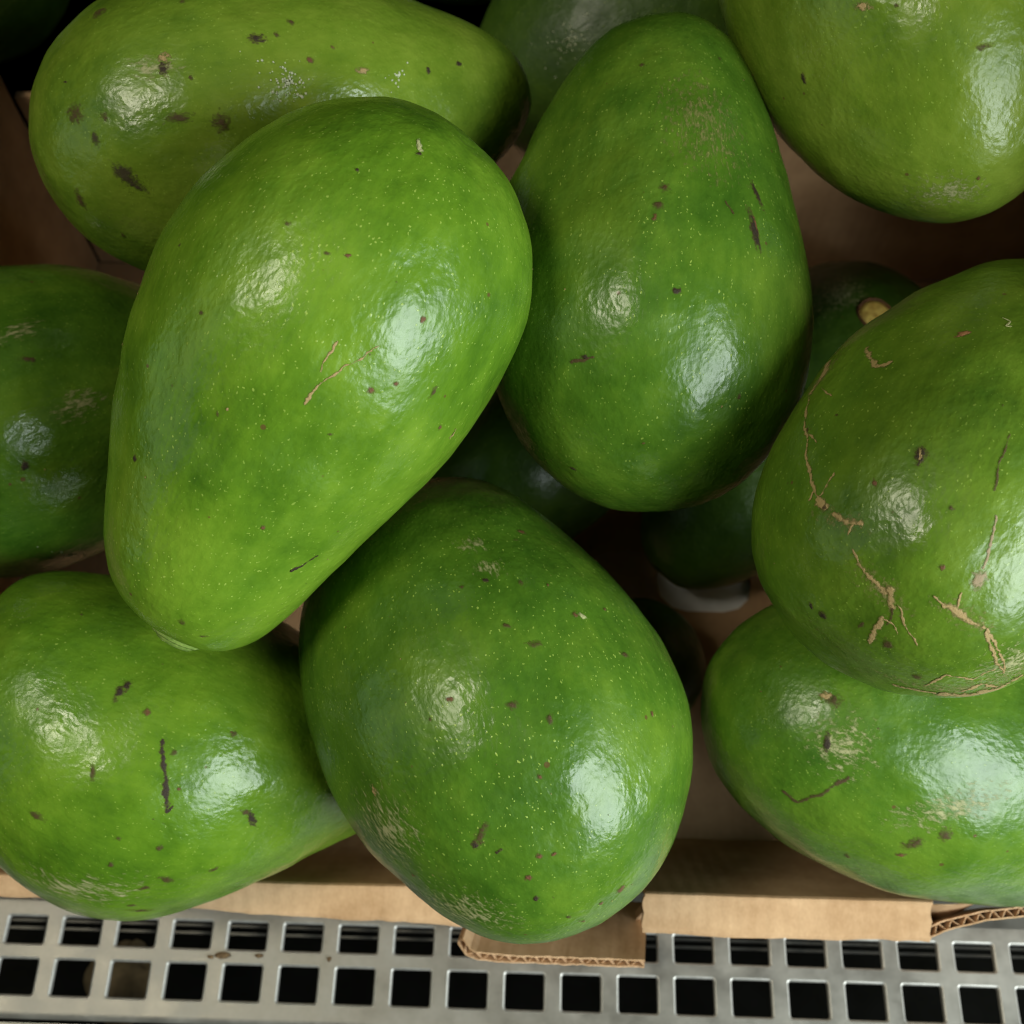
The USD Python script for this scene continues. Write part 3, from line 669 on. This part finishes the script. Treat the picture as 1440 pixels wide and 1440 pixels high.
        ('b', 'brown', [1.5747, 1.701], [-0.0115, -0.0041], 3.81, 1.36),
        ('b', 'dark', [1.7516, 1.1036], [-0.0114, -0.0049], 1.63, 2.45),
        ('s', 'pale', [1.5723, 1.9003], [-0.0125, 0.003], 6.54, 2.72, 20),
        ('s', 'white', [1.7103, 0.2691], [-0.0117, -0.0247], 19.07, 2.72, 40),
        ('s', 'pale', [1.4425, 1.3552], [-0.0129, 0.0011], 6.54, 3.81, 16),
    ],
    'K': [
        ('s', 'white', [1.0234, 1.7143], [0.0155, 0.0026], 18.16, 12.54, 60),
    ],
    'L': [
        ('s', 'pale', [0.3813, 3.9784], [-0.0292, -0.0264], 10.5, 10.5, 16),
    ],
}

# ------------------------------------------------------------------ avocados
# c: centre, R: columns are the local x, y, z axes (z runs from the stem end to the blossom end), g: length, radius terms, bend terms (metres)
DENTS = {'B': [((1.68, 1.10), .018, .0027)], 'C': [((1.48, 2.13), .026, .0034)], 'A': [((1.34, 1.28), .018, .0018)], 'G': [((2.12, 2.44), .016, -.0012), ((2.28, 1.68), .017, .0012)], 'F': [((2.37, 1.35), .020, .0015)]}


class Fruit:
    def __init__(self, key):
        d = FRUIT[key]
        self.key = key; self.c = np.array(d['c']); self.R = np.array(d['R'])
        self.g = d['g']; self.seed = sum(map(ord, key)) % 97
        self.dents = []
        for (th, ph), r, dep in DENTS.get(key, []):
            self.dents.append((self.base(np.array([th]), np.array([ph]))[0], r, dep))

    def base(self, th, ph):
        L, a0, a1, a2, a3, b, b2, a4 = self.g
        ct, st = np.cos(th), np.sin(th)
        r = st * (a0 + a1 * ct + a2 * ct**2 + a3 * ct**3 + a4 * ct**4)
        off = b * st**2 + b2 * ct * st**2
        return np.stack([r * np.cos(ph) + off, r * np.sin(ph), -L / 2 * ct], -1)

    def at(self, th, ph):
        th, ph = np.asarray(th, float), np.asarray(ph, float)
        P = self.base(th, ph)
        u = P / np.maximum(np.linalg.norm(P, axis=-1, keepdims=True), 1e-9)
        k = .0044 * nz(P, 24.0, self.seed) + .0011 * nz(P * np.array([1, 1, .6]), 95.0, self.seed + 20)
        for p, r, dep in self.dents:
            k = k - dep * np.exp(-((P - p)**2).sum(-1) / r**2)
        k = k - .0016 * np.exp(-(th / .16)**2)
        return P + u * k[..., None]

    def frame(self, th, ph):
        e = 2e-3
        a = self.at(th + e, ph) - self.at(th - e, ph); b = self.at(th, ph + e) - self.at(th, ph - e)
        n = np.cross(a, b); n /= np.maximum(np.linalg.norm(n, axis=-1, keepdims=True), 1e-12)
        p = self.at(th, ph)
        n = np.where((n * (p - np.array([0, 0, p[..., 2:3].mean()]))).sum(-1, keepdims=True) < 0, -n, n)
        return p, n, a / (2 * e), b / (2 * e)

    def mesh(self, nt=120, npn=150):
        th = np.linspace(0, np.pi, nt)[1:-1]; ph = np.linspace(0, 2 * np.pi, npn, endpoint=False)
        TH, PH = np.meshgrid(th, ph, indexing='ij')
        V = self.at(TH, PH).reshape(-1, 3)
        s, e = self.at(np.array([1e-4]), np.array([0.])), self.at(np.array([np.pi - 1e-4]), np.array([0.]))
        n = len(V); f = grid_faces(nt - 2, npn, True)
        cap = [(n, j, (j + 1) % npn) for j in range(npn)] + [(n + 1, n - npn + (j + 1) % npn, n - npn + j) for j in range(npn)]
        m = tri(np.vstack([V, s, e]), np.vstack([f, np.array(cap)]))
        trimesh.repair.fix_winding(m)
        if m.volume < 0: m.invert()
        return m


def patch(fr, TH, PH, F, lift=.00009, relief=.0004):
    """A thin raised patch that follows the skin wherever the field F is above -0.5; F is kept as its primvar edge."""
    p, n, _, _ = fr.frame(TH, PH)
    h = lift + relief * np.clip(F, 0, .6)
    V = (p + n * h[..., None]).reshape(-1, 3)
    f = grid_faces(*F.shape)
    f = f[(F.ravel() > -.5)[f].any(1)]
    if not len(f): return None
    idx = np.unique(f); re = -np.ones(len(V), int); re[idx] = np.arange(len(idx))
    m = tri(V[idx], re[f])
    if (m.face_normals * n.reshape(-1, 3)[f[:, 0]]).sum() < 0: m.invert()
    return m, F.ravel()[idx]


def mark_obj(name, patches, mat, parent):
    m = cat_(*[p[0] for p in patches])
    o = obj(name, m, mat, parent, smooth=True)
    UsdGeom.PrimvarsAPI(o).CreatePrimvar('edge', Sdf.ValueTypeNames.FloatArray, 'vertex').Set(np.concatenate([p[1] for p in patches]).astype(np.float32).tolist())
    return o


def blotch(fr, c, q, w, h, seed, ragged=.9, cells=26, relief=.0004):
    """A spot of half-width w, half-height h (mm); q turns it."""
    th, ph = c
    _, _, A, B = fr.frame(np.array([th]), np.array([ph]))
    J = np.stack([A[0], B[0]], 1)
    ex = J @ np.array(q); ex /= np.linalg.norm(ex)
    nrm = np.cross(A[0], B[0]); nrm /= np.linalg.norm(nrm); ey = np.cross(nrm, ex)
    w, h = w * 1e-3, h * 1e-3
    nu = nv = cells
    S, T = np.meshgrid(np.linspace(-1.5, 1.5, nu), np.linspace(-1.5, 1.5, nv), indexing='ij')
    D = np.linalg.pinv(J) @ (ex[:, None] * (S.ravel() * w) + ey[:, None] * (T.ravel() * h))
    TH, PH = th + D[0].reshape(nu, nv), ph + D[1].reshape(nu, nv)
    F = 1 - np.hypot(S, T) + ragged * 1.6 * nz(np.stack([S * w * 900 + seed * 7.7, T * h * 900, S * 0 + seed], -1), 1.0, seed) + ragged * .5 * nz(np.stack([S * 3 + seed, T * 3, S * 0], -1), 1.0, seed + 1)
    return patch(fr, TH, PH, F, relief=relief)


def track(fr, pts, width, seed):
    """A corky line through the points, of uneven width (mm)."""
    pts = np.array(pts, float)
    P = fr.at(pts[:, 0], pts[:, 1])
    d = np.r_[0, np.cumsum(np.linalg.norm(np.diff(P, axis=0), axis=1))]; L = d[-1]
    n = max(6, int(L / .0004)); s = np.linspace(-.001, L + .001, n)
    c = np.stack([np.interp(s, d, pts[:, i]) for i in range(2)], 1)
    wig = np.stack([.0022 * nz(np.c_[s * 300, s * 0 + i, s * 0], 1.0, seed + i) for i in range(2)], 1)
    _, _, A, B = fr.frame(c[:, 0], c[:, 1])
    la, lb = np.linalg.norm(A, axis=1), np.linalg.norm(B, axis=1)
    c = c + wig / np.stack([la, lb], 1)
    tan = np.gradient(c, axis=0) * np.stack([la, lb], 1); tan /= np.linalg.norm(tan, axis=1, keepdims=True)
    side = np.stack([-tan[:, 1], tan[:, 0]], 1)
    w = width * .8e-3
    m = 11; T = np.linspace(-2.0, 2.0, m)
    TH = c[:, 0:1] + side[:, 0:1] * T * w / la[:, None]; PH = c[:, 1:2] + side[:, 1:2] * T * w / lb[:, None]
    S2 = np.broadcast_to(s[:, None], TH.shape); T2 = np.broadcast_to(T, TH.shape)
    end = np.minimum(1, np.minimum(s + .001, L + .001 - s) / .0015)[:, None]
    F = end * (1 + 2.2 * nz(np.stack([S2 * 330, S2 * 0, S2 * 0 + seed], -1), 1.0, seed)) - np.abs(T2) + 1.5 * nz(np.stack([S2 * 1100, T2 * w * 1100, S2 * 0 + seed], -1), 1.0, seed + 3)
    return patch(fr, TH, PH, F, relief=.00022)


def mark_parts(fr, parent):
    for k, mk in enumerate(MARKS.get(fr.key, [])):
        sd = fr.seed * 13 + k * 3
        if mk[0] == 't':
            m = track(fr, mk[2], mk[3], sd)
            if m is not None: mark_obj('scar_line', [m], MARK[mk[1]], parent)
        elif mk[0] == 'b':
            m = blotch(fr, mk[2], mk[3], mk[4], mk[5], sd)
            if m is not None: mark_obj('blemish', [m], MARK[mk[1]], parent)
        elif mk[1] != 'white':                            # a rubbed, streaky patch; a few paint in a reflection
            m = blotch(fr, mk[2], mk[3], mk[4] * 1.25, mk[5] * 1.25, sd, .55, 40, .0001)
            if m is not None: mark_obj('scuff_sheen', [m], MARK['scuff_tan' if mk[1] == 'tan' else 'scuff_sheen'], parent)
        else:                                             # a cluster of flecks
            r = np.random.default_rng(sd); out = []
            th, ph = mk[2]
            _, _, A, B = fr.frame(np.array([th]), np.array([ph]))
            J = np.stack([A[0], B[0]], 1); ex = J @ np.array(mk[3]); ex /= np.linalg.norm(ex)
            nrm = np.cross(A[0], B[0]); nrm /= np.linalg.norm(nrm); ey = np.cross(nrm, ex); JI = np.linalg.pinv(J)
            for _ in range(mk[6]):
                a, rr = r.uniform(0, 2 * np.pi), abs(r.normal(0, .5))
                dd = JI @ (ex * (rr * np.cos(a) * mk[4] * 1e-3) + ey * (rr * np.sin(a) * mk[5] * 1e-3))
                dire = JI @ (ex + ey * r.normal(0, .25))
                wd = r.uniform(.25, .6) * (1.6 if mk[1] != 'white' else 1.0); hd = wd * r.uniform(.35, .8) if mk[1] != 'white' else wd
                b = blotch(fr, (th + dd[0], ph + dd[1]), dire, wd, hd, int(r.integers(1, 900)), .9, 9, .00025)
                if b is not None: out.append(b)
            tag(mark_obj('scuff_sheen', out, MARK[mk[1]], parent), kind='stuff')


def flecks(fr, parent, n, seed):
    """Pin-size corky flecks spread over the skin."""
    r = np.random.default_rng(seed); out = []
    while len(out) < n:
        z = r.uniform(-1, 1); th = math.acos(z); ph = r.uniform(0, 2 * np.pi)
        if th < .25 or th > 2.95: continue
        w = r.uniform(.22, .55) * (1.6 if r.random() < .15 else 1)
        b = blotch(fr, (th, ph), (1.0, r.normal(0, .4)), w, w * r.uniform(.4, .9), int(r.integers(1, 900)), .9, 8, .0003)
        if b is not None: out.append(b)
    half = len(out) // 2
    tag(mark_obj('skin_flecks', out[:half], MARK['brown'], parent), kind='stuff')
    tag(mark_obj('skin_flecks', out[half:], MARK['red' if seed % 2 else 'tan'], parent), kind='stuff')


def stem_scar(fr, parent, radius, mat, rim, tall=.0016):
    nu, nv = 8, 28
    rr = np.linspace(0, 1, nu); ph = np.linspace(0, 2 * np.pi, nv, endpoint=False)
    L, a0, a1, a2, a3, b, b2, a4 = fr.g
    k = radius / abs(a0 + a1 + a2 + a3 + a4)
    TH, PH = np.meshgrid(np.maximum(rr, .02) * k, ph, indexing='ij')
    TH = TH * (1 + .25 * nz(np.stack([np.cos(PH), np.sin(PH), PH * 0], -1), 1.2, fr.seed))
    p = fr.at(TH, PH); n = np.array([0, 0, -1.0])
    h = tall - (tall + .0006) * np.clip((rr[:, None] - .8) / .2, 0, 1) + .0007 * nz(np.stack([TH * 60 * np.cos(PH), TH * 60 * np.sin(PH), PH * 0], -1), 1.0, 3)
    m = tri((p + n * h[..., None]).reshape(-1, 3), grid_faces(nu, nv, True))
    if (m.face_normals @ n).sum() < 0: m.invert()
    s = obj('stem_scar', m, mat, parent, smooth=True)
    th2 = k * np.linspace(.96, 1.14, 6); TH, PH = np.meshgrid(th2, ph, indexing='ij')
    TH = TH * (1 + .25 * nz(np.stack([np.cos(PH), np.sin(PH), PH * 0], -1), 1.2, fr.seed)) * (1 + .22 * nz(np.stack([np.cos(PH) * 4, np.sin(PH) * 4, PH * 0], -1), 1.0, 9))
    p = fr.at(TH, PH)
    h = np.array([.0004, .0012, .0016, .0012, .0005, -.0003])[:, None]
    m = tri((p + n * h[..., None]).reshape(-1, 3), grid_faces(6, nv, True))
    if (m.face_normals @ n).sum() < 0: m.invert()
    obj('stem_rim', m, rim, parent, smooth=True)


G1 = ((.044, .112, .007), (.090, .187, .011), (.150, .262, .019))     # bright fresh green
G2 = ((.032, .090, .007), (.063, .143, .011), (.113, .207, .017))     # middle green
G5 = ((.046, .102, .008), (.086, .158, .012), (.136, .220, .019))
G3 = ((.020, .050, .005), (.034, .078, .007), (.056, .112, .010))     # deep green, shade of the gaps put into the colour
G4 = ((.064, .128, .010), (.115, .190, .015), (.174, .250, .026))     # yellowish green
SPEC = {
    'A': (G1, 1.0, .26, 34, 'bright green pear-shaped avocado lying topmost over its neighbours, left of centre', 'avocados heaped in the tray'),
    'B': (G4, .5, .25, 16, 'long yellowish green avocado with purple-brown bruises behind the topmost one, at upper left', 'avocados heaped in the tray'),
    'C': (G2, 1.0, .27, 26, 'upright pear-shaped avocado with a dark vertical split scar on its right side', 'avocados heaped in the tray'),
    'D': (G4, .6, .27, 16, 'light green avocado at the upper right corner, hanging above the dark gap', 'avocados heaped in the tray'),
    'E': (G5, .7, .28, 22, 'big avocado at the right edge with winding tan corky scars', 'avocados heaped in the tray'),
    'F': (G2, .5, .28, 16, 'avocado lying on its side under the corky-scarred one, at lower right', 'avocados heaped in the tray'),
    'G': (G2, 1.15, .27, 60, 'egg-shaped dotted green avocado at the front, resting over the torn cardboard tab', 'avocados heaped in the tray'),
    'H': (G1, .8, .25, 34, 'shiny avocado at lower left with a thin dark vertical scratch', 'avocados heaped in the tray'),
    'I': (G2, .4, .22, 20, 'dark glossy avocado at the left edge, half shaded by the topmost avocado', 'avocados heaped in the tray'),
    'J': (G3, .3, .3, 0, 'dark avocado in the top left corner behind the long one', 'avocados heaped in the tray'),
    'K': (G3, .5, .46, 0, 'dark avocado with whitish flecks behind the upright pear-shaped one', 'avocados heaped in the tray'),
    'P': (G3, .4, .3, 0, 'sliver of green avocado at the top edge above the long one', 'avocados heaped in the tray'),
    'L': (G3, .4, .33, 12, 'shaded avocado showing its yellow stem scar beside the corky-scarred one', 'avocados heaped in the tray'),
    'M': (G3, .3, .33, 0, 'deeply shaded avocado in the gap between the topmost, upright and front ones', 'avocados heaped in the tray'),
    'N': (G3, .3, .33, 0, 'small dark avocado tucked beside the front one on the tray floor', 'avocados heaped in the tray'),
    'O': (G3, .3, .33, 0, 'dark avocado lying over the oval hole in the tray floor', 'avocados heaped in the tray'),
}
for i, (key, (pal, dots, gloss, nf, label, group)) in enumerate(SPEC.items()):
    fr = Fruit(key)
    R, c = fr.R, fr.c
    mtx = Gf.Matrix4d(*R[:, 0], 0, *R[:, 1], 0, *R[:, 2], 0, *map(float, c), 1)
    x = thing('avocado', label, 'avocado', matrix=mtx, group=group)
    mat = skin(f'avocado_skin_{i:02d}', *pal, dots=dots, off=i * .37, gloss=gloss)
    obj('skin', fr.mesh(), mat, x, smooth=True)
    mark_parts(fr, x)
    if nf: flecks(fr, x, nf, 100 + i)
    if key == 'L': stem_scar(fr, x, .0078, SCAR_YELLOW, SCAR_RIM)
    if key == 'A': stem_scar(fr, x, .0085, LIP, LIP, .0034)
